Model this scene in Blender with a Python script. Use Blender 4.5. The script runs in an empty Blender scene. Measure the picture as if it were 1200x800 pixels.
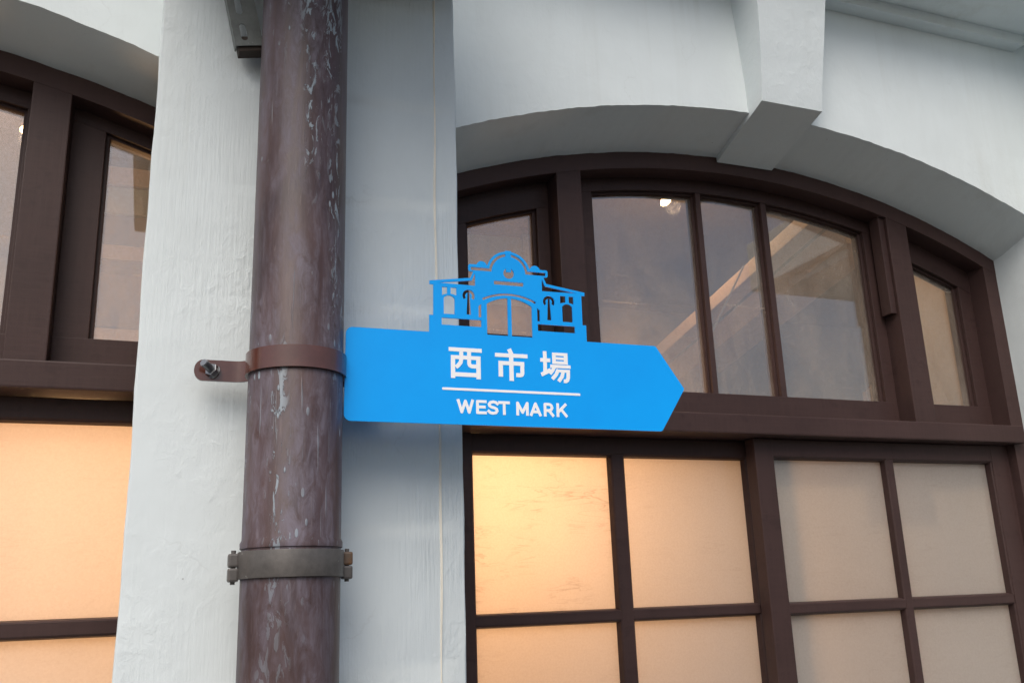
import bpy, bmesh, math, random
from mathutils import Vector, Matrix
from mathutils.geometry import delaunay_2d_cdt

random.seed(7)
C = bpy.context.scene.collection
SC = bpy.context.scene
# All shapes are worked out in metres from the photographer's eye: x right along the
# facade, d straight into it, z up.  EYE puts that point 1.6 m above the pavement.
EYE = Vector((0.0, -1.8, 1.6))

# ------------------------------------------------------------------ camera
yaw, pitch, roll = 0.37367206, 0.26660484, -0.03609075
fwd = Vector((math.sin(yaw)*math.cos(pitch), math.cos(yaw)*math.cos(pitch), math.sin(pitch)))
rgt = Vector((math.cos(yaw), -math.sin(yaw), 0.0))
upv = rgt.cross(fwd)
r2 = rgt*math.cos(roll) + upv*math.sin(roll)
u2 = upv*math.cos(roll) - rgt*math.sin(roll)
cam = bpy.data.objects.new('camera', bpy.data.cameras.new('camera'))
C.objects.link(cam)
cam.matrix_world = Matrix.Translation(EYE) @ Matrix((r2, u2, -fwd)).transposed().to_4x4()
cam.data.sensor_width = 36.0
cam.data.lens = 1091.19/1200*36
cam.data.clip_start = 0.05
cam.data.clip_end = 500
SC.camera = cam

# ------------------------------------------------------------------ sky, sun, exposure
SUN_EL, SUN_AZ = math.radians(48), math.radians(211)     # azimuth from +y, clockwise: front left
world = bpy.data.worlds.new('World'); SC.world = world; world.use_nodes = True
wn = world.node_tree.nodes; wl = world.node_tree.links
sky = wn.new('ShaderNodeTexSky'); sky.sky_type = 'NISHITA'; sky.sun_disc = False
sky.sun_elevation = SUN_EL; sky.sun_rotation = SUN_AZ
sky.air_density = 1.0; sky.dust_density = 3.8; sky.ozone_density = 1.0
bg = wn['Background']; bg.inputs['Strength'].default_value = 0.105
wl.new(sky.outputs['Color'], bg.inputs['Color'])
sun_dir = Vector((math.sin(SUN_AZ)*math.cos(SUN_EL), math.cos(SUN_AZ)*math.cos(SUN_EL), math.sin(SUN_EL)))
sl = bpy.data.lights.new('sun', 'SUN'); sl.energy = 1.35; sl.angle = math.radians(50); sl.color = (1.0, 0.97, 0.92)
so = bpy.data.objects.new('sun', sl); C.objects.link(so)
so.rotation_euler = sun_dir.to_track_quat('Z', 'Y').to_euler()
so.location = (-6, -8, 12)
SC.view_settings.view_transform = 'Standard'; SC.view_settings.look = 'None'
SC.view_settings.exposure = 0.43; SC.view_settings.gamma = 1.0
SC.cycles.max_bounces = 8; SC.cycles.transparent_max_bounces = 16

# ------------------------------------------------------------------ node materials
class NT:
    def __init__(s, name):
        s.m = bpy.data.materials.new(name); s.m.use_nodes = True
        s.t = s.m.node_tree; s.n = s.t.nodes; s.l = s.t.links
        s.b = s.n['Principled BSDF']; s.out = s.n['Material Output']
        tc = s.n.new('ShaderNodeTexCoord'); s.co = tc.outputs['Object']
    def put(s, sock, v):
        if isinstance(v, bpy.types.NodeSocket): s.l.new(v, sock)
        else: sock.default_value = v
    def mapping(s, scale=(1,1,1), loc=(0,0,0), rot=(0,0,0)):
        n = s.n.new('ShaderNodeMapping'); n.inputs['Scale'].default_value = scale
        n.inputs['Location'].default_value = loc; n.inputs['Rotation'].default_value = rot
        s.l.new(s.co, n.inputs['Vector']); return n.outputs[0]
    def noise(s, vec, scale, detail=4, rough=0.55, dist=0.0):
        n = s.n.new('ShaderNodeTexNoise'); s.l.new(vec, n.inputs['Vector'])
        n.inputs['Scale'].default_value = scale; n.inputs['Detail'].default_value = detail
        n.inputs['Roughness'].default_value = rough; n.inputs['Distortion'].default_value = dist
        return n.outputs['Fac']
    def voro(s, vec, scale, feat='F1'):
        n = s.n.new('ShaderNodeTexVoronoi'); n.feature = feat; s.l.new(vec, n.inputs['Vector'])
        n.inputs['Scale'].default_value = scale; return n.outputs['Distance']
    def ramp(s, fac, stops):
        n = s.n.new('ShaderNodeValToRGB'); s.l.new(fac, n.inputs['Fac']); e = n.color_ramp.elements
        while len(e) < len(stops): e.new(0.5)
        for i, (p, c) in enumerate(stops):
            e[i].position = p
            e[i].color = (c, c, c, 1) if isinstance(c, (int, float)) else (*c, 1)
        return n.outputs['Color']
    def mix(s, fac, a, b, mode='MIX'):
        n = s.n.new('ShaderNodeMix'); n.data_type = 'RGBA'; n.blend_type = mode
        s.put(n.inputs[0], fac)
        for i, v in ((6, a), (7, b)):
            s.put(n.inputs[i], (*v, 1) if isinstance(v, tuple) and len(v) == 3 else v)
        return n.outputs[2]
    def math(s, op, a, b=0.0, clamp=False):
        n = s.n.new('ShaderNodeMath'); n.operation = op; n.use_clamp = clamp
        s.put(n.inputs[0], a); s.put(n.inputs[1], b); return n.outputs[0]
    def bump(s, h, strength, dist=0.01, prev=None):
        n = s.n.new('ShaderNodeBump'); s.l.new(h, n.inputs['Height'])
        n.inputs['Strength'].default_value = strength; n.inputs['Distance'].default_value = dist
        if prev is not None: s.l.new(prev, n.inputs['Normal'])
        return n.outputs[0]
    def base(s, col=None, rough=None, nrm=None, **kw):
        if col is not None: s.put(s.b.inputs['Base Color'], (*col, 1) if isinstance(col, tuple) else col)
        if rough is not None: s.put(s.b.inputs['Roughness'], rough)
        if nrm is not None: s.l.new(nrm, s.b.inputs['Normal'])
        for k, v in kw.items(): s.put(s.b.inputs[k.replace('_', ' ')], v)
        return s.m

def mat_plaster(name, col, brush=1.0, lumps=1.0):
    t = NT(name); o = t.mapping()
    v = t.mapping((1, 1, .06))
    big = t.noise(o, 2.2, 5, .6)
    dirt = t.noise(t.mapping((1, 1, .22)), 6, 6, .65, .4)
    c = t.mix(t.ramp(big, [(.35, 0.0), (.7, 1.0)]), tuple(x*.93 for x in col), col)
    c = t.mix(t.math('MULTIPLY', t.ramp(dirt, [(.5, 0.0), (.78, 1.0)]), .22), c, tuple(x*.72 for x in (col[0]*1.02, col[1], col[2]*.96)))
    speck = t.ramp(t.voro(o, 26), [(.028, 1.0), (.045, 0.0)])
    speck = t.math('MULTIPLY', speck, t.ramp(t.noise(o, 9, 2), [(.60, 0.0), (.66, 1.0)]))
    c = t.mix(t.math('MULTIPLY', speck, .6), c, (.2, .19, .18))
    strokes = t.noise(v, 190, 3, .6)
    str_amt = t.ramp(t.noise(o, 3.1, 3), [(.38, .15), (.62, 1.0)])
    strokes = t.math('MULTIPLY', strokes, str_amt)
    lump = t.noise(t.mapping((1, 1, .8)), 42, 5, .62, .5)
    lump = t.ramp(lump, [(.42, 0.0), (.62, .55), (.72, 1.0)])
    lamt = t.ramp(t.noise(t.mapping(loc=(3, 1, 2)), 3.6, 3), [(.40, .1), (.64, 1.0)])
    lump = t.math('MULTIPLY', lump, lamt)
    wave = t.noise(o, 7, 3, .5)
    n = t.bump(wave, .32, .012)
    n = t.bump(lump, .34*lumps, .004, n)
    n = t.bump(strokes, .55*brush, .0022, n)
    wob = t.n.new('ShaderNodeTexNoise'); t.l.new(o, wob.inputs['Vector']); wob.inputs['Scale'].default_value = 11; wob.inputs['Detail'].default_value = 5
    cr = t.voro(t.mix(.09, t.mapping((1, 1, .6)), wob.outputs['Color']), 4.2, 'DISTANCE_TO_EDGE')
    cr = t.math('MULTIPLY', t.ramp(cr, [(.0, 1.0), (.006, 0.0)]), t.ramp(t.noise(t.mapping(loc=(8, 3, 5)), 4.0, 3), [(.55, 0.0), (.64, 1.0)]))
    c = t.mix(t.math('MULTIPLY', cr, .10), c, (.30, .29, .27))
    drips = t.math('MULTIPLY', t.ramp(t.noise(t.mapping((1, 1, .03), loc=(2, 7, 0)), 17, 4, .6), [(.54, 0.0), (.76, 1.0)]), t.ramp(t.noise(o, 2.7, 4), [(.42, 0.0), (.66, 1.0)]))
    c = t.mix(t.math('MULTIPLY', drips, .30), c, (col[0]*.66, col[1]*.62, col[2]*.55))
    n = t.bump(t.math('MULTIPLY', cr, -1.0), .12, .002, n)
    return t.base(c, .82, n, Specular_IOR_Level=.25)

def mat_wood(name, col, rough=.46):
    t = NT(name)
    gx = t.noise(t.mapping((1, 1, .05)), 130, 4, .6, .3)
    gz = t.noise(t.mapping((.05, 1, 1)), 130, 4, .6, .3)
    big = t.noise(t.mapping(), 4.5, 5, .65)
    c = t.mix(t.ramp(big, [(.3, 0.0), (.72, 1.0)]), tuple(x*.78 for x in col), tuple(x*1.16 for x in col))
    gr = t.math('MULTIPLY', t.ramp(gx, [(.40, 0.0), (.62, 1.0)]), t.ramp(gz, [(.40, 0.0), (.62, 1.0)]))
    c = t.mix(t.math('MULTIPLY', gr, .45), c, tuple(x*.55 for x in col))
    scuff = t.ramp(t.noise(t.mapping((1, 1, .5)), 22, 6, .7), [(.64, 0.0), (.78, 1.0)])
    c = t.mix(t.math('MULTIPLY', scuff, .22), c, (col[0]*2.0, col[1]*2.1, col[2]*2.1))
    bl = t.math('MULTIPLY', t.ramp(t.noise(t.mapping((1, 1, 1.3), loc=(3, 0, 3)), 19, 4, .6), [(.58, 0.0), (.68, 1.0)]), .45)
    c = t.mix(bl, c, tuple(x*.45 for x in col))
    nick = t.math('MULTIPLY', t.ramp(t.voro(t.mapping((1, 1, .6)), 34), [(.05, 1.0), (.09, 0.0)]),
                  t.ramp(t.noise(t.mapping(loc=(5, 2, 1)), 7, 2), [(.63, 0.0), (.68, 1.0)]))
    c = t.mix(t.math('MULTIPLY', nick, .7), c, (.015, .01, .01))
    n = t.bump(t.math('ADD', gx, gz), .25, .0012)
    n = t.bump(t.noise(t.mapping(), 28, 3), .12, .003, n)
    r = t.math('ADD', t.math('MULTIPLY', big, .25), rough-.12)
    g = t.n.new('ShaderNodeNewGeometry')
    edge = t.ramp(g.outputs['Pointiness'], [(.52, 0.0), (.60, 1.0)])
    c = t.mix(t.math('MULTIPLY', edge, .30), c, (col[0]*2.4, col[1]*2.5, col[2]*2.5))
    return t.base(c, r, n, Specular_IOR_Level=.2)

def mat_pipe():
    t = NT('pipe paint')
    big = t.noise(t.mapping((1, 1, .30)), 11, 6, .65)
    c = t.mix(t.ramp(big, [(.36, 0.0), (.64, 1.0)]), (.044, .027, .029), (.090, .053, .050))
    # chalky blue-grey wear in long ragged runs
    run = t.noise(t.mapping((1, 1, .16), loc=(.7, .2, 0)), 20, 5, .66, .5)
    rag = t.noise(t.mapping((1, 1, .42), loc=(.1, .9, .3)), 60, 5, .72, 1.0)
    worn = t.math('MULTIPLY', t.ramp(run, [(.40, 0.0), (.60, 1.0)]), t.ramp(rag, [(.32, 0.0), (.60, 1.0)]))
    c = t.mix(t.math('MULTIPLY', worn, .62), c, (.20, .183, .228))
    fine = t.noise(t.mapping((1, 1, .10)), 150, 5, .72, .9)
    c = t.mix(t.math('MULTIPLY', t.ramp(fine, [(.58, 0.0), (.72, 1.0)]), .28), c, (.25, .20, .19))
    darkm = t.ramp(t.noise(t.mapping((1, 1, .2), loc=(4, 1, 2)), 48, 5, .7, .6), [(.56, 0.0), (.70, 1.0)])
    c = t.mix(t.math('MULTIPLY', darkm, .25), c, (.022, .012, .014))
    # pale bluish flakes and drips gathered in a few vertical tracks
    track = t.ramp(t.noise(t.mapping((1, 1, .07), loc=(.31, .0, .4)), 19, 2, .5), [(.50, 0.0), (.60, 1.0)])
    brk = t.ramp(t.noise(t.mapping((1, 1, .30), loc=(1.3, 2.1, .2)), 80, 5, .68, 1.2), [(.55, 0.0), (.58, 1.0)])
    drip = t.math('MULTIPLY', track, brk)
    drop = t.math('MULTIPLY', t.ramp(t.voro(t.mapping((1, 1, .38)), 78), [(.17, 1.0), (.22, 0.0)]),
                  t.ramp(t.noise(t.mapping((1, 1, .3), loc=(2, 4, 1)), 17, 2), [(.56, 0.0), (.61, 1.0)]))
    scr = t.noise(t.mapping((1, 1, .035), loc=(6, 3, 1)), 120, 2, .5, .3)
    scr = t.math('MULTIPLY', t.ramp(scr, [(.66, 0.0), (.70, 1.0)]), t.ramp(big, [(.45, 0.0), (.55, 1.0)]))
    d2 = t.math('MAXIMUM', t.math('MAXIMUM', drip, drop), t.math('MULTIPLY', scr, .6))
    sx = t.n.new('ShaderNodeSeparateXYZ'); t.l.new(t.co, sx.inputs[0])
    hi = t.ramp(t.math('SUBTRACT', sx.outputs[2], 1.35, True), [(.22, .30), (.42, 1.0)])
    d2 = t.math('MULTIPLY', d2, hi)
    c = t.mix(t.math('MULTIPLY', d2, .72), c, (.31, .38, .43))
    n = t.bump(fine, .3, .001)
    n = t.bump(d2, .5, .0018, n)
    n = t.bump(t.noise(t.mapping((1, 1, .5)), 16, 3), .22, .004, n)
    r = t.math('ADD', t.math('MULTIPLY', worn, .25), t.math('ADD', t.math('MULTIPLY', fine, .25), .26))
    return t.base(c, r, n, Specular_IOR_Level=.36)

def mat_paint(name, col, rough=.35, metallic=0.0, var=.15, bump=.1, scale=40, spec=.5):
    t = NT(name); o = t.mapping()
    b = t.noise(o, scale*.25, 5, .65)
    c = t.mix(t.ramp(b, [(.3, 0.0), (.7, 1.0)]), tuple(x*(1-var) for x in col), tuple(min(1, x*(1+var)) for x in col))
    n = t.bump(t.noise(o, scale*4, 3), bump, .001)
    return t.base(c, rough, n, Metallic=metallic, Specular_IOR_Level=spec)

def mat_rusty(name, col, rust, amt):
    t = NT(name); o = t.mapping()
    b = t.noise(o, 38, 6, .7)
    c = t.mix(t.ramp(b, [(.3, 0.0), (.7, 1.0)]), tuple(x*.75 for x in col), tuple(x*1.25 for x in col))
    r = t.ramp(t.noise(t.mapping((1, 1, .7), loc=(2, 3, 1)), 16, 5, .7), [(.62-amt, 0.0), (.74-amt, 1.0)])
    c = t.mix(t.math('MULTIPLY', r, .8), c, rust)
    sp = t.math('MULTIPLY', t.ramp(t.voro(o, 150), [(.12, 1.0), (.2, 0.0)]), t.ramp(t.noise(o, 30, 2), [(.6, 0.0), (.66, 1.0)]))
    c = t.mix(sp, c, (.4, .4, .38))
    n = t.bump(b, .3, .001)
    return t.base(c, t.math('ADD', t.math('MULTIPLY', r, .3), .45), n, Metallic=.25)

def schlick(t, f0):
    g = t.n.new('ShaderNodeNewGeometry')
    d = t.n.new('ShaderNodeVectorMath'); d.operation = 'DOT_PRODUCT'
    t.l.new(g.outputs['Normal'], d.inputs[0]); t.l.new(g.outputs['Incoming'], d.inputs[1])
    k = t.math('POWER', t.math('SUBTRACT', 1.0, t.math('ABSOLUTE', d.outputs['Value']), True), 5.0)
    return t.math('ADD', t.math('MULTIPLY', k, 1-f0), f0)

def mat_glass():
    t = NT('window glass'); n, l = t.n, t.l
    tr = n.new('ShaderNodeBsdfTransparent'); tr.inputs['Color'].default_value = (.97, .97, .95, 1)
    gl = n.new('ShaderNodeBsdfGlossy'); gl.inputs['Roughness'].default_value = .015
    gl.inputs['Color'].default_value = (1, 1, 1, 1)
    nb = t.bump(t.noise(t.mapping((1, 1, .6)), 3.0, 2), .05, .01); l.new(nb, gl.inputs['Normal'])
    m1 = n.new('ShaderNodeMixShader'); l.new(schlick(t, .135), m1.inputs[0])
    l.new(tr.outputs[0], m1.inputs[1]); l.new(gl.outputs[0], m1.inputs[2])
    df = n.new('ShaderNodeBsdfDiffuse'); df.inputs['Color'].default_value = (.74, .67, .60, 1)
    tl = n.new('ShaderNodeBsdfTranslucent'); tl.inputs['Color'].default_value = (.74, .67, .60, 1)
    ds = n.new('ShaderNodeMixShader'); ds.inputs[0].default_value = .5
    l.new(df.outputs[0], ds.inputs[1]); l.new(tl.outputs[0], ds.inputs[2])
    grime = t.noise(t.mapping((1, 1, .5)), 5, 6, .7, .4)
    fine = t.noise(t.mapping(), 150, 4, .75)
    streak = t.noise(t.mapping((1, 1, .06), loc=(1, 0, 0)), 45, 4, .6)
    a = t.math('MULTIPLY', t.ramp(grime, [(.35, .15), (.75, 1.0)]), t.ramp(fine, [(.34, .25), (.70, 1.0)]))
    a = t.math('ADD', t.math('ADD', t.math('MULTIPLY', a, .40), .035), t.math('MULTIPLY', t.ramp(streak, [(.55, 0.0), (.75, 1.0)]), .025))
    scr = t.ramp(t.noise(t.mapping((.04, 1, 1), rot=(0, .9, 0), loc=(.4, 0, .3)), 70, 2, .4), [(.70, 0.0), (.715, 1.0)])
    a = t.math('ADD', a, t.math('MULTIPLY', scr, .12), True)
    m2 = n.new('ShaderNodeMixShader'); l.new(a, m2.inputs[0])
    l.new(m1.outputs[0], m2.inputs[1]); l.new(ds.outputs[0], m2.inputs[2])
    l.new(m2.outputs[0], t.out.inputs['Surface'])
    return t.m

def mat_frosted(name='frosted glass', wipe=0.0):
    t = NT(name); n, l = t.n, t.l
    o = t.mapping()
    grain = t.noise(o, 210, 3, .7)
    cloud = t.noise(t.mapping((1, 1, .5)), 6, 5, .6, .3)
    sw = t.noise(t.mapping((.16, 1, 1), rot=(0, .5, 0), loc=(.2, 0, .1)), 42, 3, .55, .8)
    sw = t.math('ABSOLUTE', t.math('SUBTRACT', sw, .5))
    sw = t.math('MULTIPLY', t.ramp(sw, [(.0, 1.0), (.03, 0.0)]), t.ramp(t.noise(t.mapping(loc=(.5, 0, .2)), 9, 3), [(.45, 0.0), (.65, 1.0)]))
    f = t.math('ADD', t.math('MULTIPLY', t.ramp(grain, [(.3, 0.0), (.75, 1.0)]), .30), t.math('MULTIPLY', cloud, .16))
    if wipe: f = t.math('ADD', f, t.math('MULTIPLY', sw, wipe))
    c = t.mix(f, (.93, .895, .85), (.64, .58, .52))
    tl = n.new('ShaderNodeBsdfTranslucent'); l.new(c, tl.inputs['Color'])
    df = n.new('ShaderNodeBsdfDiffuse'); l.new(t.mix(.5, c, (.8, .8, .8)), df.inputs['Color'])
    m1 = n.new('ShaderNodeMixShader'); m1.inputs[0].default_value = .21
    l.new(tl.outputs[0], m1.inputs[1]); l.new(df.outputs[0], m1.inputs[2])
    gl = n.new('ShaderNodeBsdfGlossy'); gl.inputs['Roughness'].default_value = .12
    nb = t.bump(grain, .08, .0006); l.new(nb, gl.inputs['Normal'])
    m2 = n.new('ShaderNodeMixShader'); l.new(schlick(t, .04), m2.inputs[0])
    l.new(m1.outputs[0], m2.inputs[1]); l.new(gl.outputs[0], m2.inputs[2])
    l.new(m2.outputs[0], t.out.inputs['Surface'])
    return t.m

def mat_emit(name, col, s):
    t = NT(name); return t.base((0.0, 0.0, 0.0), .5, None, Emission_Color=(*col, 1), Emission_Strength=s)

M_pil = mat_plaster('pilaster plaster', (.712, .775, .788), 1.4, 1.15)
M_wall = mat_plaster('wall plaster', (.712, .775, .788), .35, .6)
M_seal = mat_paint('cream sealant', (.79, .75, .65), .6, var=.12)
M_wood = mat_wood('brown painted wood', (.047, .0268, .0248))
M_pipe = mat_pipe()
M_clampgrey = mat_rusty('grey clamp metal', (.115, .105, .098), (.15, .075, .04), .02)
M_rust = mat_rusty('rusty knuckle', (.12, .085, .06), (.19, .085, .03), .18)
M_band = mat_paint('brown gloss paint', (.105, .040, .030), .14, var=.22, bump=.10, scale=60, spec=.7)
M_stud = mat_paint('zinc plated steel', (.30, .31, .32), .36, 1.0, .2)
M_strut = mat_rusty('galvanised strut', (.15, .16, .15), (.10, .07, .045), -.03)
M_blue = mat_paint('blue sign enamel', (.0, .37, 1.0), .36, var=.04, bump=.06, spec=.25)
M_white = mat_paint('white sign print', (.95, .95, .96), .5, var=.02, bump=.02)
M_glass = mat_glass()
M_frost = mat_frosted(wipe=.16)
M_frostw = mat_frosted('frosted glass with wipe marks', .70)
M_inwall = mat_paint('interior wall paint', (.22, .18, .14), .8, var=.1)
M_tan = mat_paint('tan interior panel', (.50, .37, .25), .7, var=.08)
M_inceil = mat_wood('interior boards', (.21, .145, .095), .7)
M_beam = mat_wood('pale interior beam', (.46, .31, .21), .6)
M_dark = mat_paint('dark brown board', (.045, .03, .022), .7)
M_teal = mat_paint('grey green board', (.30, .34, .33), .7, var=.12)
M_plank = mat_wood('stained interior plank', (.12, .075, .045), .6)
M_palegrey = mat_paint('pale grey board', (.50, .48, .45), .7, var=.12)
M_ground = mat_paint('pavement', (.034, .033, .031), .9, var=.2, bump=.4, scale=30)

# ------------------------------------------------------------------ mesh helpers
def obj(name, bm, mat, parent=None, smooth=False, bevel=0.0):
    """one mesh object; bm is in eye-relative metres"""
    off = EYE - (parent_origin(parent) if parent else Vector((0, 0, 0)))
    bmesh.ops.translate(bm, verts=bm.verts, vec=off)
    if bevel:
        es = [e for e in bm.edges if len(e.link_faces) == 2 and e.calc_face_angle(0) > .6]
        bmesh.ops.bevel(bm, geom=es, offset=bevel, offset_type='OFFSET', segments=2, profile=.6, affect='EDGES', clamp_overlap=True)
    bmesh.ops.recalc_face_normals(bm, faces=bm.faces)
    me = bpy.data.meshes.new(name); bm.to_mesh(me); bm.free()
    me.materials.append(mat)
    if smooth:
        for p in me.polygons: p.use_smooth = True
        me.set_sharp_from_angle(angle=math.radians(38))
    o = bpy.data.objects.new(name, me); C.objects.link(o)
    if parent: o.parent = parent
    return o

def parent_origin(p):
    v = Vector((0, 0, 0))
    while p is not None:
        v += p.location; p = p.parent
    return v

def tag(o, label=None, cat=None, group=None, kind=None):
    if label: o['label'] = label
    if cat: o['category'] = cat
    if group: o['group'] = group
    if kind: o['kind'] = kind
    return o

def thing(name, loc, label, cat, group=None):
    o = bpy.data.objects.new(name, None); o.empty_display_size = .1; C.objects.link(o)
    o.location = Vector(loc) + EYE
    return tag(o, label, cat, group)

def NB(): return bmesh.new()

def hexa(bm, p):     # 8 corners: front four (x0z0,x1z0,x1z1,x0z1) then back four
    v = [bm.verts.new(q) for q in p]
    for f in ((0,1,2,3), (7,6,5,4), (0,4,5,1), (1,5,6,2), (2,6,7,3), (3,7,4,0)):
        bm.faces.new([v[i] for i in f])

def box(bm, x0, x1, d0, d1, z0, z1):
    hexa(bm, [(x0,d0,z0),(x1,d0,z0),(x1,d0,z1),(x0,d0,z1),(x0,d1,z0),(x1,d1,z0),(x1,d1,z1),(x0,d1,z1)])

def strip(bm, xs, lo, hi, d0, d1):
    """a band over the x samples; lo, hi give z at x (or a pair for front and back)"""
    rows = []
    for x in xs:
        a, b = lo(x), hi(x)
        a = a if isinstance(a, tuple) else (a, a); b = b if isinstance(b, tuple) else (b, b)
        rows.append([bm.verts.new(q) for q in ((x,d0,a[0]), (x,d0,b[0]), (x,d1,b[1]), (x,d1,a[1]))])
    for r, s in zip(rows, rows[1:]):
        for i in range(4):
            bm.faces.new((r[i], s[i], s[(i+1) % 4], r[(i+1) % 4]))
    bm.faces.new(rows[0]); bm.faces.new(rows[-1][::-1])

def lin(a, b, n): return [a+(b-a)*i/n for i in range(n+1)]

def moulded(bm, x0, x1, z0, z1, d0, d1, ch):
    """glazing bar: narrow flat front, chamfered back to full width (long axis is the longer side)"""
    if x1-x0 < z1-z0:
        fr = [(x0+ch,d0,z0),(x1-ch,d0,z0),(x1-ch,d0,z1),(x0+ch,d0,z1)]
    else:
        fr = [(x0,d0,z0+ch),(x1,d0,z0+ch),(x1,d0,z1-ch),(x0,d0,z1-ch)]
    hexa(bm, fr + [(x0,d1,z0),(x1,d1,z0),(x1,d1,z1),(x0,d1,z1)])

def ring(bm, cx, cd, r0, r1, z0, z1, a0=0.0, a1=2*math.pi, n=64):
    full = abs(a1-a0-2*math.pi) < 1e-6
    rows = []
    for i in range(n if full else n+1):
        a = a0+(a1-a0)*i/n; c, s = math.cos(a), math.sin(a)
        rows.append([bm.verts.new((cx+r*c, cd+r*s, z)) for r, z in ((r0,z0),(r1,z0),(r1,z1),(r0,z1))])
    for i in range(len(rows) if full else len(rows)-1):
        r, s = rows[i], rows[(i+1) % len(rows)]
        for k in range(4): bm.faces.new((r[k], s[k], s[(k+1) % 4], r[(k+1) % 4]))
    if not full: bm.faces.new(rows[0]); bm.faces.new(rows[-1][::-1])

def lathe(bm, cx, cd, prof, n=72):
    rows = []
    for r, z in prof:
        rows.append([bm.verts.new((cx+r*math.cos(2*math.pi*i/n), cd+r*math.sin(2*math.pi*i/n), z)) for i in range(n)])
    for a, b in zip(rows, rows[1:]):
        for i in range(n): bm.faces.new((a[i], a[(i+1) % n], b[(i+1) % n], b[i]))
    bm.faces.new(rows[0][::-1]); bm.faces.new(rows[-1])

def rod(bm, p, q, r, n=12, r2=None):
    p, q = Vector(p), Vector(q); ax = (q-p).normalized()
    u = ax.orthogonal().normalized(); w = ax.cross(u); r2 = r if r2 is None else r2
    a = [bm.verts.new(p+(u*math.cos(2*math.pi*i/n)+w*math.sin(2*math.pi*i/n))*r) for i in range(n)]
    b = [bm.verts.new(q+(u*math.cos(2*math.pi*i/n)+w*math.sin(2*math.pi*i/n))*r2) for i in range(n)]
    for i in range(n): bm.faces.new((a[i], a[(i+1) % n], b[(i+1) % n], b[i]))
    bm.faces.new(a[::-1]); bm.faces.new(b)

# flat cut-out plates: union of "add" outlines minus "sub" outlines, given a thickness
def plate(add, sub, to3d, thick, back):
    vs, fs = [], []
    for poly in add+sub:
        ar = sum(p[0]*q[1]-q[0]*p[1] for p, q in zip(poly, poly[1:]+poly[:1]))
        if ar < 0: poly = poly[::-1]
        i0 = len(vs); vs += [Vector(p) for p in poly]; fs.append(list(range(i0, i0+len(poly))))
    ov, oe, of, _, _, orig = delaunay_2d_cdt(vs, [], fs, 0, 1e-5)
    na = len(add)
    bm = NB()
    front = [bm.verts.new(to3d(v.x, v.y, 0.0)) for v in ov]
    rear = [bm.verts.new(to3d(v.x, v.y, thick)) for v in ov]
    edges = {}
    for f, o in zip(of, orig):
        if not any(i < na for i in o) or any(i >= na for i in o): continue
        bm.faces.new([front[i] for i in f])
        if back: bm.faces.new([rear[i] for i in f][::-1])
        for a, b in zip(f, list(f[1:])+[f[0]]):
            if (b, a) in edges: del edges[(b, a)]
            else: edges[(a, b)] = 1
    for a, b in edges:
        bm.faces.new((front[b], front[a], rear[a], rear[b]))
    bmesh.ops.delete(bm, geom=[v for v in bm.verts if not v.link_faces], context='VERTS')
    return bm

def arc(cx, cz, r, a0, a1, n=20, rz=None):
    rz = r if rz is None else rz
    return [(cx+r*math.cos(math.radians(a0+(a1-a0)*i/n)), cz+rz*math.sin(math.radians(a0+(a1-a0)*i/n))) for i in range(n+1)]

def stroke(path, w, cap='flat'):
    """a polyline with width as a list of outlines (segments plus round joints)"""
    out = []
    for (x0, z0), (x1, z1) in zip(path, path[1:]):
        dx, dz = x1-x0, z1-z0; L = math.hypot(dx, dz); nx, nz = -dz/L*w/2, dx/L*w/2
        out.append([(x0+nx, z0+nz), (x0-nx, z0-nz), (x1-nx, z1-nz), (x1+nx, z1+nz)])
    jo = path if cap == 'round' else path[1:-1]
    for x, z in jo: out.append(arc(x, z, w/2, 0, 345, 23))
    return out

def rrect(x0, x1, z0, z1, r, n=6):
    return (arc(x1-r, z1-r, r, 0, 90, n)+arc(x0+r, z1-r, r, 90, 180, n) +
            arc(x0+r, z0+r, r, 180, 270, n)+arc(x1-r, z0+r, r, 270, 360, n))

# ------------------------------------------------------------------ ground
bm = NB(); box(bm, -60, 60, -58, 1.8, -1.8, -1.6)
tag(obj('pavement', bm, M_ground), kind='structure')

# ------------------------------------------------------------------ the market building
B = thing('market_building', (1.2, 1.8, -1.6), 'white plastered old building with arched brown windows, behind the pipe and the blue sign', 'building')
DW, DF, DP = 1.800, 1.973, 1.536          # wall face, window frame face, pilaster face
def arcR(cx, cz, r): return lambda x: cz+math.sqrt(max(0, r*r-(x-cx)**2))
R_front, R_frame = arcR(1.4457, -1.0517, 2.24), arcR(1.442, -1.032, 2.176)
L_front, L_frame = arcR(-.82, -1.139, 2.35), arcR(-.78, -1.123, 2.30)
RX0, RX1, LX0, LX1 = .52, 2.366, -1.74, .17
SILL = -.56

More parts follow.
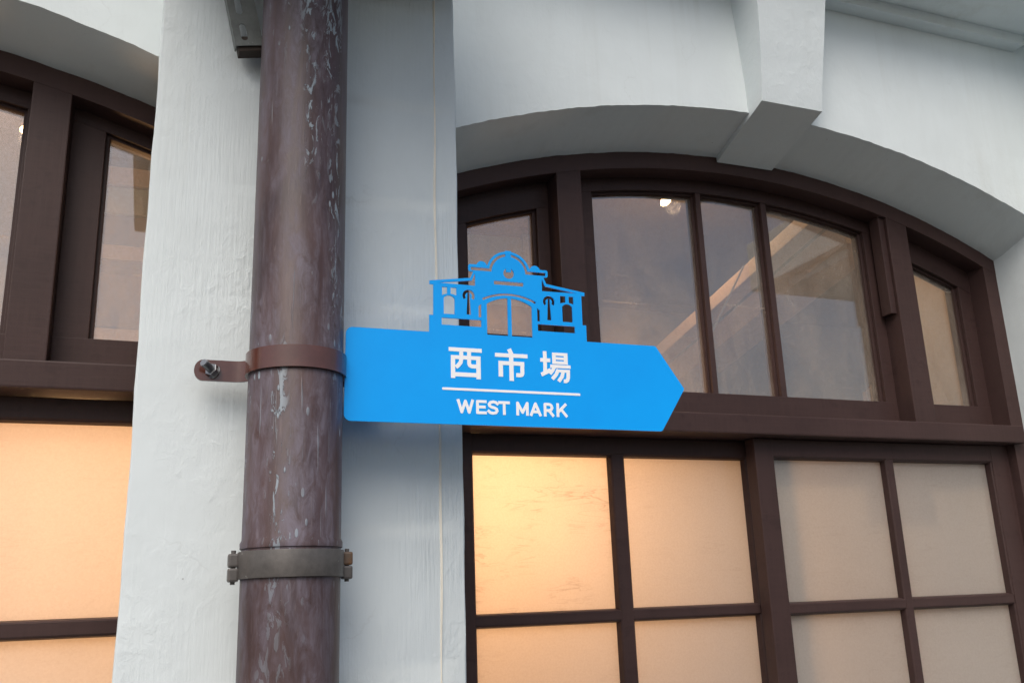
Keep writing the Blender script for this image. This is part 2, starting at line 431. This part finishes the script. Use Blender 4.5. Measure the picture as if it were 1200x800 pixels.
from mathutils import noise as mnoise
def edge(x): return .0022*mnoise.noise((x*14, 3.1, 0))+.0016*mnoise.noise((x*55, 1.7, 0))+.0012*min(0, mnoise.noise((x*31, 9.2, 0))+.25)*-4*.6
bm = NB()
for x0, x1 in ((-4.5, LX0), (LX1, RX0), (RX1, 6.0)): box(bm, x0, x1, DW, 2.16, -1.6, 1.9)
for x0, x1, fr, fm in ((LX0, LX1, L_front, L_frame), (RX0, RX1, R_front, R_frame)):
    xs = lin(x0, x1, 240)
    rows = []
    for x in xs:
        rows.append([bm.verts.new(q) for q in ((x,DW,1.9), (x,DW,fr(x)+edge(x)), (x,DF-.03,fr(x)*.1+fm(x)*.9+edge(x*1.7)*.5), (x,DF,fm(x)+edge(x+3)*.6), (x,2.16,fm(x)), (x,2.16,1.9))])
    for r, s in zip(rows, rows[1:]):
        for k in range(5): bm.faces.new((r[k], s[k], s[k+1], r[k+1]))
        bm.faces.new((r[5], s[5], s[0], r[0]))
    box(bm, x0, x1, DW, 2.16, -1.6, SILL-.04)
wall = obj('wall', bm, M_wall, B, smooth=True)

# pilasters: a core with slightly recessed plaster corner strips
def pilaster(x0, x1, s0, s1):
    e, c = .0028, .004        # strip recess, worn corner
    out = [(x0, DW+.02), (x0, DP+e+c), (x0+c*.4, DP+e+c*.3), (x0+c, DP+e), (x0+s0-.004, DP+e), (x0+s0+.004, DP), (x1-s1-.002, DP), (x1-s1+.002, DP+e),
           (x1-c, DP+e), (x1-c*.4, DP+e+c*.3), (x1, DP+e+c), (x1, DW+.02)]
    bm = NB(); prev = None
    for i in range(141):
        z = -1.6+2.82*i/140
        row = []
        for k, (x, d) in enumerate(out):     # hand-trowelled arrises wander a little
            w = .0012*math.sin(z*9+x0*5)+.0008*math.sin(z*31+k)+.0004*random.uniform(-1, 1)
            row.append(bm.verts.new((x+(w if k not in (0, 11) else 0)*.8, d, z)))
        if prev:
            for a, b in zip(range(11), range(1, 12)): bm.faces.new((prev[a], prev[b], row[b], row[a]))
        else: bm.faces.new(row)
        prev = row
    bm.faces.new(prev[::-1])
    p = obj('pilaster', bm, M_pil, B, smooth=True)
    bm = NB()
    box(bm, x0-.03, x1+.03, DP-.36, DP+.004, 1.170, 1.21)
    box(bm, x0-.07, x1+.07, DP-.56, DP+.004, 1.21, 1.42)
    box(bm, x0-.02, x1+.02, DP-.24, DP+.004, 1.42, 1.591)
    obj('unseen_overhang', bm, M_wall, p, bevel=.006)  # stepped overhang out of view, its depth set to shade the pilaster top
    return p
pil = pilaster(-.034, .504, .054, .044)
pil2 = pilaster(2.397, 2.935, .054, .044)
# cream sealant run down the right seam
bm = NB(); prev = None; n = 150
for i in range(n+1):
    z = -1.6+2.74*i/n
    xx = .4605+.0016*math.sin(z*7)+.0008*math.sin(z*23+1)
    w = .0026+.0008*math.sin(z*11)+.0005*random.random()
    row = [bm.verts.new((xx-w, DP+.003, z)), bm.verts.new((xx-w*.5, DP-.0008, z)), bm.verts.new((xx+w*.5, DP-.0008, z)), bm.verts.new((xx+w, DP+.004, z))]
    if prev:
        for k in range(3): bm.faces.new((prev[k], prev[k+1], row[k+1], row[k]))
    prev = row
obj('sealant_bead', bm, M_seal, pil, smooth=True)

# keystone console: bottom runs down the soffit, front sweeps outwards to the ceiling
prof = [(1.744, 1.193, .0942), (1.738, 1.225, .0945), (1.731, 1.27, .0955), (1.722, 1.32, .098), (1.713, 1.37, .1012), (1.704, 1.43, .105), (1.695, 1.49, .109), (1.685, 1.54, .1125), (1.670, 1.592, .116)]
bm = NB(); rows = []
for d, z, h in prof:
    rows.append((bm.verts.new((1.4845-h, d, z)), bm.verts.new((1.4845+h, d, z)), bm.verts.new((1.4845+h+.004, 1.83, z)), bm.verts.new((1.4845-h-.004, 1.83, z))))
low = (bm.verts.new((1.395, DF-.004, 1.128)), bm.verts.new((1.575, DF-.004, 1.128)), bm.verts.new((1.575, DF-.004, 1.24)), bm.verts.new((1.395, DF-.004, 1.24)))
for a, b in zip(rows, rows[1:]):
    bm.faces.new((a[0], a[1], b[1], b[0])); bm.faces.new((a[1], a[2], b[2], b[1]))
    bm.faces.new((a[2], a[3], b[3], b[2])); bm.faces.new((a[3], a[0], b[0], b[3]))
bm.faces.new(rows[-1])
a = rows[0]
bm.faces.new((a[0], a[1], low[1], low[0])); bm.faces.new((a[1], a[2], low[2], low[1]))
bm.faces.new((a[2], a[3], low[3], low[2])); bm.faces.new((a[3], a[0], low[0], low[3])); bm.faces.new(low)
obj('keystone', bm, M_wall, B, smooth=True)

for x0, x1 in ((-2.5, -.034), (.504, 2.397), (2.935, 5.5)):
    bm = NB(); box(bm, x0, x1, 1.757, DW+.01, 1.562, 1.600)
    obj('cornice_moulding', bm, M_wall, B)
bm = NB(); box(bm, -4.5, 6, 1.62, 2.16, 1.5945, 2.1)
obj('porch_ceiling', bm, M_wall, B)

# ------------------------------------------------------------------ windows
def window(label, arch, x0, x1, posts, tr, sidetop, panes_up, low, name='arched_window', stop=False):
    """x0,x1 opening; posts = two (xa,xb); tr = transom (z0,z1); low = list of sashes"""
    def off(k): return lambda x: arch(x)-k
    XS = lin(x0, x1, 48)
    bm = NB(); strip(bm, XS, off(.046), off(-.002), DF, 2.13)
    jl, jr = x0+.048, x1-.048
    for a, b in ((x0, jl), (jr, x1)):
        box(bm, a, b, DF+.0005, 2.13, SILL, tr[0]+.02)
        strip(bm, lin(a, b, 4), lambda x: tr[0]+.02, off(.044), DF+.0005, 2.13)
    # small back-set bead round the jamb, as the stepped frame shows
    box(bm, jr-.012, jr+.001, DF+.028, 2.12, SILL, tr[0]); box(bm, jl-.001, jl+.012, DF+.028, 2.12, SILL, tr[0])
    W = obj(name, bm, M_wood, B, smooth=True)
    W['label'] = label
    bm = NB(); box(bm, x0-.0, x1, DF-.06, 2.14, SILL-.04, SILL); obj('window_sill', bm, M_wall, W, bevel=.004)
    for a, b in posts:
        bm = NB(); strip(bm, [a, b], lambda x: tr[1]-.006, off(.040), DF+.001, 2.125); obj('post', bm, M_wood, W, bevel=.0025)
    bm = NB(); box(bm, x0+.020, x1-.030, DF-.026, 2.13, tr[0], tr[1]-.001); obj('transom_beam', bm, M_wood, W, bevel=.004)
    (pa, pb), (pc, pd) = posts
    DS = 2.032
    def upper(xa, xb, gx, ztop, zbot, sides):
        """one fixed light: sash frame with an arched top rail, bars, panes"""
        bm = NB()
        gl, gr = gx[0][0], gx[-1][1]
        strip(bm, lin(xa, xb, 20), off(ztop), off(.035), DS, DS+.045)
        strip(bm, lin(xa, xb, 20), off(ztop+.006), off(ztop-.004), DS+.013, DS+.045)
        box(bm, xa, xb, DS+.0006, DS+.045, tr[1]-.003, zbot)
        strip(bm, [xa, gl-.008], lambda x: zbot-.002, off(ztop-.002), DS+.0012, DS+.045)
        strip(bm, [gr+.008, xb], lambda x: zbot-.002, off(ztop-.002), DS+.0012, DS+.045)
        strip(bm, [gl-.010, gl], lambda x: zbot-.002, off(ztop-.002), DS+.014, DS+.044)
        strip(bm, [gr, gr+.010], lambda x: zbot-.002, off(ztop-.002), DS+.014, DS+.044)
        obj('sash_frame', bm, M_wood, W, bevel=.0015)
        for (l0, r0), (l1, r1) in zip(gx, gx[1:]):
            bm = NB(); c = (r0+l1)/2; h = (l1-r0)/2
            strip(bm, [c-h*.55, c+h*.55], lambda x: zbot, off(ztop), DS+.002, DS+.02)
            strip(bm, [c-h, c+h], lambda x: zbot, off(ztop), DS+.016, DS+.044)
            obj('glazing_bar', bm, M_wood, W)
        for a, b in gx:
            bm = NB(); strip(bm, lin(a-.006, b+.006, 10), lambda x: zbot-.006, off(ztop-.006), DS+.023, DS+.027)
            obj('glass_pane', bm, M_glass, W)
    upper(pb, pc, panes_up['main'], .083, tr[1]+.070, 1)
    upper(jl+.0, pa, panes_up['left'], sidetop, tr[1]+panes_up.get('lb', .070), 1)
    upper(pd, jr, panes_up['right'], sidetop, tr[1]+.070, 1)
    if stop:
        bm = NB(); xa = pc
        strip(bm, [xa-.020, xa+.001], lambda x: .742, off(.045), DF+.012, DF+.05); obj('stop_strip', bm, M_wood, W, bevel=.002)
    # sliding sashes
    for s in low:
        d, g = s['d'], s['gx']; zt, zb = s['rows'][0][1], s['rows'][-1][0]
        bm = NB()
        gl, gr = g[0][0], g[-1][1]
        box(bm, s['x0'], gl, d, d+.04, zb-.06, s['top']); box(bm, gr, s['x1'], d, d+.04, zb-.06, s['top'])
        box(bm, gl-.0005, gr+.0005, d+.0007, d+.04, zt, s['top']-.001); box(bm, gl-.0005, gr+.0005, d+.0007, d+.04, zb-.06, zb)
        obj('sash_frame', bm, M_wood, W, bevel=.002)
        # chamfered rebate mould round every pane
        bm = NB()
        for (ra, rb) in s['rows']:
            for (a, b) in g:
                loops = [[bm.verts.new((x, dd, z)) for x, z in ((a+q, ra+q), (b-q, ra+q), (b-q, rb-q), (a+q, rb-q))]
                         for q, dd in ((0, d+.003), (.0035, d+.006), (.0065, d+.0225), (.001, d+.03))]
                for p, q in zip(loops, loops[1:]):
                    for k in range(4): bm.faces.new((p[k], p[(k+1) % 4], q[(k+1) % 4], q[k]))
        obj('pane_moulding', bm, M_wood, W)
        for (l0, r0), (l1, r1) in zip(g, g[1:]):
            bm = NB(); box(bm, r0, l1, d+.0025, d+.034, zb, zt); obj('glazing_bar', bm, M_wood, W, bevel=.001)
        for (a0, b0), (a1, b1) in zip(s['rows'], s['rows'][1:]):
            for (xa, xb) in g:
                bm = NB(); box(bm, xa-.0004, xb+.0004, d+.0035, d+.034, b1, a0); obj('glazing_bar', bm, M_wood, W, bevel=.001)
        for j, (ra, rb) in enumerate(s['rows']):
            for k, (a, b) in enumerate(g):
                bm = NB(); box(bm, a+.002, b-.002, d+.0235, d+.028, ra+.002, rb-.002)
                obj('frosted_pane', bm, M_frostw if (j == 0 and k == 0 and s.get('wipe')) else M_frost, W)
    return W

rowsA = [(-.041+.002, .322), (-.43, -.066)]
WR = window('wide arched brown window on the right with three clear upper panes', R_frame, RX0, RX1, ((.911, .980), (1.967, 2.040)), (.372, .423), .115,
    dict(main=[(1.045, 1.352), (1.380, 1.566), (1.598, 1.921)], left=[(.694, .870)], right=[(2.110, 2.262)], lb=.19),
    [dict(d=2.047, x0=.58, x1=1.493, top=.372, gx=[(.692, 1.058), (1.088, 1.450)], rows=[(-.043, .329), (-.44, -.062)], wipe=1),
     dict(d=1.998, x0=1.441, x1=2.310, top=.371, gx=[(1.498, 1.868), (1.889, 2.249)], rows=[(-.045, .325), (-.44, -.065)])],
    stop=True)
WL = window('arched brown window partly seen at the left edge with warm frosted panes', L_frame, LX0, LX1, ((-1.352, -1.280), (-.284, -.208)), (.415, .472), .075,
    dict(main=[(-1.21, -.95), (-.92, -.64), (-.61, -.305)], left=[(-1.62, -1.43)], right=[(-.132, .060)]),
    [dict(d=2.047, x0=-1.69, x1=-.79, top=.414, gx=[(-1.63, -1.26), (-1.23, -.85)], rows=[(-.018, .370), (-.42, -.042)]),
     dict(d=2.022, x0=-.84, x1=.12, top=.414, gx=[(-.78, -.40), (-.37, .06)], rows=[(-.018, .370), (-.42, -.042)])])

# ------------------------------------------------------------------ room behind the glass
RM = B
bm = NB(); box(bm, -4.5, 6, 5.2, 5.3, -1.6, 1.9); box(bm, -4.5, -4.4, 2.16, 5.2, -1.6, 1.9); box(bm, 5.9, 6, 2.16, 5.2, -1.6, 1.9)
obj('interior_wall', bm, M_inwall, RM)
bm = NB(); box(bm, -4.5, 6, 2.16, 5.3, 1.80, 2.1); obj('interior_ceiling', bm, M_inceil, RM)
bm = NB(); box(bm, -4.5, 6, 2.16, 5.3, -1.7, -1.6); obj('interior_floor', bm, M_inceil, RM)
bm = NB(); box(bm, 2.86, 2.92, 2.165, 2.79, -1.6, 1.799); obj('interior_partition', bm, M_tan, RM)
def beam(x0, x1, da, za, db, zb, h, mat, name='rafter'):
    bm = NB()
    hexa(bm, [(x0,da,za-h),(x1,da,za-h),(x1,da,za),(x0,da,za),(x0,db,zb-h),(x1,db,zb-h),(x1,db,zb),(x0,db,zb)])
    return obj(name, bm, mat, RM, bevel=.004)
beam(2.20, 2.36, 2.40, 1.24, 4.6, .82, .10, M_beam)
beam(2.12, 2.197, 2.40, 1.31, 4.6, .89, .06, M_beam)
beam(.95, 1.03, 2.3, 1.50, 5.1, 1.35, .10, M_beam)
beam(-.30, -.22, 2.3, 1.50, 5.1, 1.35, .10, M_beam)
for z, w, m in ((.66, .17, M_beam), (.835, .17, M_plank), (1.01, .025, M_dark), (1.037, .05, M_beam), (1.09, .10, M_dark), (1.195, .09, M_teal), (1.29, .06, M_beam), (1.355, .12, M_dark)):
    bm = NB(); box(bm, -.32, .20, 2.95+.3*(w-.1), 3.02, z, z+w-.002); obj('wall_board', bm, m, RM, bevel=.002)
for x0, x1, z0, z1, m in ((.99, 1.19, .98, 1.235, M_teal), (1.192, 1.42, .98, 1.255, M_palegrey), (.92, 1.42, .70, .978, M_plank), (.92, 1.42, 1.262, 1.34, M_beam)):
    bm = NB(); box(bm, x0, x1, 2.90-.05*(z0 > 1.2), 2.94, z0, z1); obj('wall_board', bm, m, RM, bevel=.002)
bm = NB(); rod(bm, (1.93, 2.95, .86), (2.02, 2.75, 1.16), .0035, 8); obj('cable', bm, M_palegrey, RM)
bm = NB(); rod(bm, (2.86, 2.55+.3, 1.18), (2.86, 2.85, 1.80), .002, 8); obj('cable', bm, M_dark, RM)
for k in range(9):
    bm = NB(); box(bm, 2.03+.011*k, 2.037+.011*k, 2.22, 2.235, .49, .60-.008*abs(k-4)); obj('slat', bm, M_beam, RM)
bm = NB(); box(bm, 1.84, 2.02, 2.25, 2.29, .485, .525); obj('wall_board', bm, M_beam, RM)
# inner stool of the left side light, seen through the cut-out gate of the sign
bm = NB(); box(bm, .60, .93, 2.08, 2.2, .52, .575); obj('inner_sill', bm, M_beam, RM)

def lamp(x, d, z, r, power, col=(1.0, .53, .235)):
    l = bpy.data.lights.new('interior_lamp', 'AREA'); l.shape = 'DISK'; l.size = r*2; l.energy = power; l.color = col; l.spread = math.radians(150)
    o = bpy.data.objects.new('interior_lamp', l); C.objects.link(o); o.location = Vector((x, d, z))+EYE
    o.rotation_euler = (math.radians(-90+28), 0, 0)      # faces the street, tipped down
lamp(.78, 2.62, .42, .16, 6.0)
lamp(-.22, 2.95, .50, .16, 8.6)

def spot(x, d, z, label, k=1.0):
    T = thing('ceiling_spotlight', (x, d, z), label, 'lamp', 'spotlights lit inside the room')
    ax = Vector((.25, -.62, -.75)).normalized(); p = Vector((x, d, z))
    bm = NB(); rod(bm, p-ax*.09*k, p, .020*k, 20, .034*k); obj('lamp_housing', bm, M_beam, T, smooth=True)
    bm = NB(); rod(bm, p+ax*.0005, p+ax*.006, .029*k, 20); obj('lamp_lens', bm, mat_emit('lamp glow', (1.0, .78, .42), 9), T)
    l = bpy.data.lights.new('spotlight_glow', 'POINT'); l.energy = 15; l.color = (1.0, .70, .42); l.shadow_soft_size = .03
    lo = bpy.data.objects.new('spotlight_glow', l); C.objects.link(lo); lo.location = p+ax*.06+EYE
    bm = NB(); rod(bm, p-ax*.08, (p.x-.01, p.y+.06, 1.80), .007, 8); obj('lamp_stem', bm, M_dark, T)
spot(1.955, 3.15, 1.588, 'small lit spotlight glowing at the top of the first clear pane', .8)
spot(-.470, 3.20, 1.562, 'tiny lit spotlight seen through the cut-off window at the left edge', .45)

# ------------------------------------------------------------------ drain pipe
PX, PD, PR = .2006, 1.439, .0722
P = thing('drain_pipe', (PX, PD, -1.6), 'brown weathered round drain pipe standing against the white pilaster', 'pipe')
bm = NB()
lathe(bm, PX, PD, [(PR, -1.6), (PR, .0785), (PR+.0022, .0795), (PR+.0025, .087), (PR, .0925), (PR, 1.15)], 96)
obj('pipe_barrel', bm, M_pipe, P, smooth=True)
bm = NB(); ring(bm, PX, PD, PR-.001, PR+.0048, .037, .0755, n=96)
ob = obj('pipe_clamp', bm, M_clampgrey, P, smooth=True, bevel=.0012)
for sx in (-1, 1):
    for k in (0, 1):
        bm = NB(); cx = PX+sx*(PR+.0105)
        z0 = .0335+k*.0205
        box(bm, cx-.0075, cx+.0075, PD-.010, PD+.012, z0, z0+.0195)
        obj('clamp_lug', bm, M_rust if sx > 0 and k else M_clampgrey, ob, bevel=.003)
    bm = NB(); cx = PX+sx*(PR+.0105); rod(bm, (cx, PD, .030), (cx, PD, .078), .0035, 10); obj('clamp_pin', bm, M_clampgrey, ob, smooth=True)

# ------------------------------------------------------------------ sign
S = thing('direction_sign', (.273, 1.42, .345), 'bright blue arrow sign with a cut-out market gate and white lettering, strapped to the pipe', 'sign')
SO = Vector((.2731, 1.4208, .3474))
SU = Vector((.99830627, -.05693615, -.01195302)); SWv = Vector((.01193362, -.00068061, .99992856)); SN = SU.cross(SWv).normalized()
if SN.y > 0: SN = -SN          # SN points to the street
def onsign(lift):
    return lambda a, b, t: SO+SU*(a/1000)+SWv*(b/1000)+SN*((lift-t)/1000)
mir = lambda poly: [(548.8-x, z) for x, z in poly][::-1]
add = [arc(11, 65, 11, 180, 90, 10)+[(541.5, 76), (544.5, 74.6), (593.4, 2.4), (593.4, -.9), (547, -74.4), (543.8, -76)]+arc(11, -65, 11, 270, 180, 10)]
add += [[(135.6, 70), (413.2, 70), (413.2, 105.2), (135.6, 105.2)], [(142.4, 80), (406.6, 80), (406.6, 161), (142.4, 161)]]
roof = [(136, 158.5), (136, 164.8), (206.5, 175.2), (212, 188), (274.4, 190), (274.4, 158.5)]
add += [roof, mir(roof), rrect(203, 345.4, 187, 200, 3.2)]
bump_ = arc(226.5, 198.5, 9.0, 0, 180, 12, 8.4); add += [bump_, mir(bump_)]
add += [arc(274.4, 189, 39.3, 0, 180, 48), [(268.9, 222), (279.9, 222), (279.9, 229.8), (268.9, 229.8)]]
gap = [(149.5, 162.2), (208.9, 170.6), (214.6, 184), (214.8, 161.6)]
sub = [gap, mir(gap)]
g2 = [(207.2, 189.4), (207.2, 195.2), (240.6, 195.2)]+arc(274.4, 189, 35.0, 168, 98.5, 14)+arc(274.4, 189, 30.2, 100, 179, 16)
sub += [g2, mir(g2)]
moon = arc(274.4, 188.6, 9.5, 117, 423, 30)+[(278.7, 191), (270.1, 191)]
sub += [moon, [(247.8, 167), (300.6, 167), (300.6, 173.7), (247.8, 173.7)]]
sub += [arc(274.4, 46.3, 106, 117, 63, 26)+arc(274.4, 46.3, 102.2, 63, 117, 26)]
def topz(x): return 72.6+math.sqrt(71.2**2-(x-274.4)**2)
dl = [(234.3, 77.2), (271.2, 77.2)]+[(x, topz(x)) for x in lin(271.2, 234.3, 10)]
sub += [dl, mir(dl)]
for poly in ([(157.2, 141), (161.5, 142.8), (166, 143.8), (166, 155.5), (157.2, 155.5)], [(172, 144), (177, 143.3), (182, 142), (182, 155.5), (172, 155.5)],
             [(160, 108.8), (178.7, 108.8), (178.7, 136)]+arc(169.35, 130.4, 10.9, 31, 149, 10)[1:-1]+[(160, 136)],
             arc(202.9, 143, 10.7, -38, 218, 30)+arc(202.9, 143, 5.6, 218, -38, 24),
             [(199.1, 110), (206.8, 110), (204.7, 148.4), (200.9, 148.4)],
             [(219.9, 107), (224.8, 106.5), (224.8, 130.5), (219.9, 126.3)],
             [(156.5, 89.7), (224.5, 89.7), (224.5, 101.8), (156.5, 101.8)]):
    sub += [poly, mir(poly)]
bm = plate(add, sub, onsign(0), 2.6, True)
obj('sign_plate', bm, M_blue, S)

def glyph(name, strokes, dx, dz, extra=(), subs=()):
    polys = []
    for path, w, cap in strokes: polys += stroke(path, w, cap)
    polys += list(extra)
    sh = lambda ps: [[(x+dx, z+dz) for x, z in p] for p in ps]
    obj(name, plate(sh(polys), sh(subs), onsign(.45), .35, False), M_white, S)
F, Rr = 'flat', 'round'
glyph('character', [([(0, 48.6), (56.2, 48.6)], 6.6, F), ([(7.1, 38.7), (7.1, .2)], 7.2, F), ([(50.3, 38.7), (50.3, 0)], 7.5, F), ([(3.6, 35.5), (54, 35.5)], 6.4, F),
    ([(7, 6.7), (50, 6.7)], 7, F), ([(21.1, 48), (21.1, 33), (20, 27), (16.5, 22.3), (12.0, 18.4)], 6.7, F), ([(34.4, 48), (34.4, 26), (35.8, 22.6), (39, 21.3), (50, 21.3)], 6.6, F)], 168, 0)
glyph('character', [([(0, 43.4), (57, 43.4)], 6.7, F), ([(24.6, 54.6), (29.4, 44)], 7.4, F), ([(28.2, 46), (28.2, 0)], 7.6, F), ([(5.8, 30), (51, 30)], 6.8, F), ([(9.6, 33), (9.6, 6.4)], 7.6, F),
    ([(47.3, 33), (47.3, 14), (46, 11.2), (43, 10.3), (36.4, 10.3)], 6.9, F)], 247, 0)
glyph('character', [([(8.4, 54.4), (8.4, 16)], 6.6, F), ([(0, 39), (18, 39)], 6.6, F), ([(1.2, 13.4), (18.6, 22.6)], 6.8, F), ([(17.6, 29), (54.4, 29)], 5.7, F),
    ([(29, 21.4), (53, 21.4)], 5.2, F), ([(49.7, 22), (49.3, 10), (47.6, 5.6), (44.4, 3.8), (41, 4)], 6.4, F), ([(25, 28), (21.6, 21.5), (16.4, 15.4)], 6.0, F), ([(32, 24), (28, 15), (20.6, 6.6)], 6.2, F), ([(41, 22), (38.4, 12), (31.8, 3)], 6.2, F)],
    326.6, 0, extra=[[(21.5, 33), (49.6, 33), (49.6, 53), (21.5, 53)]], subs=[[(28, 38.2), (42.6, 38.2), (42.6, 40.6), (28, 40.6)], [(28, 45.3), (42.6, 45.3), (42.6, 47.6), (28, 47.6)]])
glyph('underline', [([(158.6, -18), (394.6, -18)], 4.1, Rr)], 0, 0)
LW = 4.75
def ext(p, e=2.2):
    (x0, z0), (x1, z1) = p[0], p[1]; L = math.hypot(x1-x0, z1-z0)
    (x3, z3), (x2, z2) = p[-1], p[-2]; M = math.hypot(x3-x2, z3-z2)
    return [(x0-(x1-x0)/L*e, z0-(z1-z0)/L*e)]+list(p[1:-1] if len(p) > 2 else [])+[(x3+(x3-x2)/M*e, z3+(z3-z2)/M*e)]
def letter(*paths): glyph('letter', [(ext(p), LW, F) for p in paths], 0, 0)
letter([(183.4, -36.6), (189.2, -55.4), (195.4, -37.2), (201.6, -55.4), (207.3, -36.6)])
letter([(229, -36.9), (215.6, -36.9), (215.6, -55.5), (229, -55.5)], [(215.6, -46), (227.2, -46)])
letter([(249.6, -39.8), (246.8, -37.5), (242.4, -36.6), (238, -37.7), (235.5, -40.5), (236.2, -43.7), (239.5, -45.5), (244.5, -46.7), (248, -48.6), (248.9, -51.6), (246.8, -54.6), (242, -55.7), (237.4, -54.9), (234.6, -52.5)])
letter([(253.3, -37.2), (268.8, -37.2)], [(261.2, -37.2), (261.2, -55.6)])
letter([(284.3, -55.5), (284.3, -36.8), (292.8, -52.4), (301.2, -36.8), (301.2, -55.5)])
letter([(307.8, -55.6), (315.6, -37.0), (323.6, -55.6)], [(310.6, -50.6), (320.6, -50.6)])
letter([(332.3, -55.6), (332.3, -37.0), (339.4, -37.0)]+[(339.4+5.3*math.cos(math.radians(a)), -42.3+5.3*math.sin(math.radians(a))) for a in (60, 30, 0, -30, -60)]+[(339.4, -47.6), (332.3, -47.6)], [(339.2, -47.6), (346, -55.6)])
letter([(354.9, -36.6), (354.9, -55.6)], [(368.6, -36.8), (355.2, -49.8)], [(360.6, -44.6), (369.8, -55.6)])

# strap round the pipe, with a flange and a stud on the left
bm = NB(); Z0, Z1 = .340, .3735
rows = []
RB0, RB1 = PR+.0005, PR+.0050
pts = []          # centre line of the strap: left flange, neck, round the front, right flange
FD = 1.490
for x in (.0640, .075, .090, .105, .1135): pts.append((x, FD))
aL = math.atan2(FD-.012-PD, -math.sqrt(max(0, RB1**2-(FD-.012-PD)**2)))
pts.append((.1215, FD-.002)); pts.append((.1270, FD-.006))
a = math.radians(149)
for i in range(49):
    ang = a+(math.radians(391)-a)*i/48
    pts.append((PX+(RB0+.0022)*math.cos(ang), PD+(RB0+.0022)*math.sin(ang)))
pts += [(.2745, FD-.006), (.280, FD-.002), (.29, FD), (.315, FD), (.335, FD)]
ht = .0022
for i, (x, d) in enumerate(pts):
    p0 = Vector(pts[max(0, i-1)]); p1 = Vector(pts[min(len(pts)-1, i+1)]); t = (p1-p0).normalized(); nn = Vector((-t.y, t.x))
    c = Vector((x, d))
    f, b = c+nn*ht, c-nn*ht
    rows.append([bm.verts.new((f.x, f.y, Z0)), bm.verts.new((b.x, b.y, Z0)), bm.verts.new((b.x, b.y, Z1)), bm.verts.new((f.x, f.y, Z1))])
for r, s in zip(rows, rows[1:]):
    for k in range(4): bm.faces.new((r[k], s[k], s[(k+1) % 4], r[(k+1) % 4]))
bm.faces.new(rows[0]); bm.faces.new(rows[-1][::-1])
# rounded flange end
zc, rr = (Z0+Z1)/2, (Z1-Z0)/2
ends = []
for dd in (FD-ht, FD+ht):
    ends.append([bm.verts.new((.0642+rr*math.cos(math.radians(q))*.8, dd, zc+rr*math.sin(math.radians(q)))) for q in range(90, 271, 12)])
bm.faces.new(ends[0]); bm.faces.new(ends[1][::-1])
for k in range(len(ends[0])-1): bm.faces.new((ends[0][k], ends[0][k+1], ends[1][k+1], ends[1][k]))
strap = obj('strap', bm, M_band, S, smooth=True)
sd = Vector((-.60, -.72, .34)).normalized(); sp = Vector((.0800, FD-.003, .3545))
bm = NB(); rod(bm, sp-sd*.004, sp+sd*.028, .0055, 18)
for i in range(13):
    q = sp+sd*(.008+.0015*i); rod(bm, q, q+sd*.0007, .0061, 18)
obj('stud_bolt', bm, M_stud, strap, smooth=True)
bm = NB(); rod(bm, sp, sp+sd*.0085, .0108, 6); obj('hex_nut', bm, M_stud, strap, bevel=.0008)
bm = NB(); rod(bm, sp-sd*.0012, sp+sd*.0002, .0112, 24); obj('washer', bm, M_stud, strap, smooth=True)

# ------------------------------------------------------------------ slotted strut behind the pipe
T = thing('slotted_bracket', (.09, 1.50, .94), 'grey slotted metal strip hanging behind the pipe near the top of the pilaster', 'bracket')
up = Vector((-.2185, -.02, .9758)).normalized(); sd_ = Vector((.9758, 0, .2185)); bk = sd_.cross(up).normalized()
if bk.y < 0: bk = -bk
o0 = Vector((.0890, 1.487, .9350))
tr3 = lambda a, b, t: o0+sd_*(a/1000)+up*(b/1000)+bk*(t/1000)
def slot(cx, z0, z1, w): return arc(cx, z1-w/2, w/2, 0, 180, 10)+arc(cx, z0+w/2, w/2, 180, 360, 10)
bm = plate([[(0, 0), (48, 0), (48, 340), (0, 340)]], [slot(18, 10+50*i, 42+50*i, 11) for i in range(7)], tr3, 2.2, True)
b2 = bmesh.new()
obj('strut_face', bm, M_strut, T)
bm = NB()
for a0, a1 in ((0, 2.2), (45.8, 48)):
    hexa(bm, [tr3(a, b, t) for t, ab in ((2.25, ((a0, 0), (a1, 0), (a1, 340), (a0, 340))), (20, ((a0, 0), (a1, 0), (a1, 340), (a0, 340)))) for a, b in ab])
obj('strut_flange', bm, M_strut, T)
bm = NB()
hexa(bm, [tr3(a, b, t) for t in (4, 30) for a, b in ((5, -8), (46, -8), (46, 20), (5, 20))])
obj('strut_foot', bm, M_dark, T, bevel=.001)
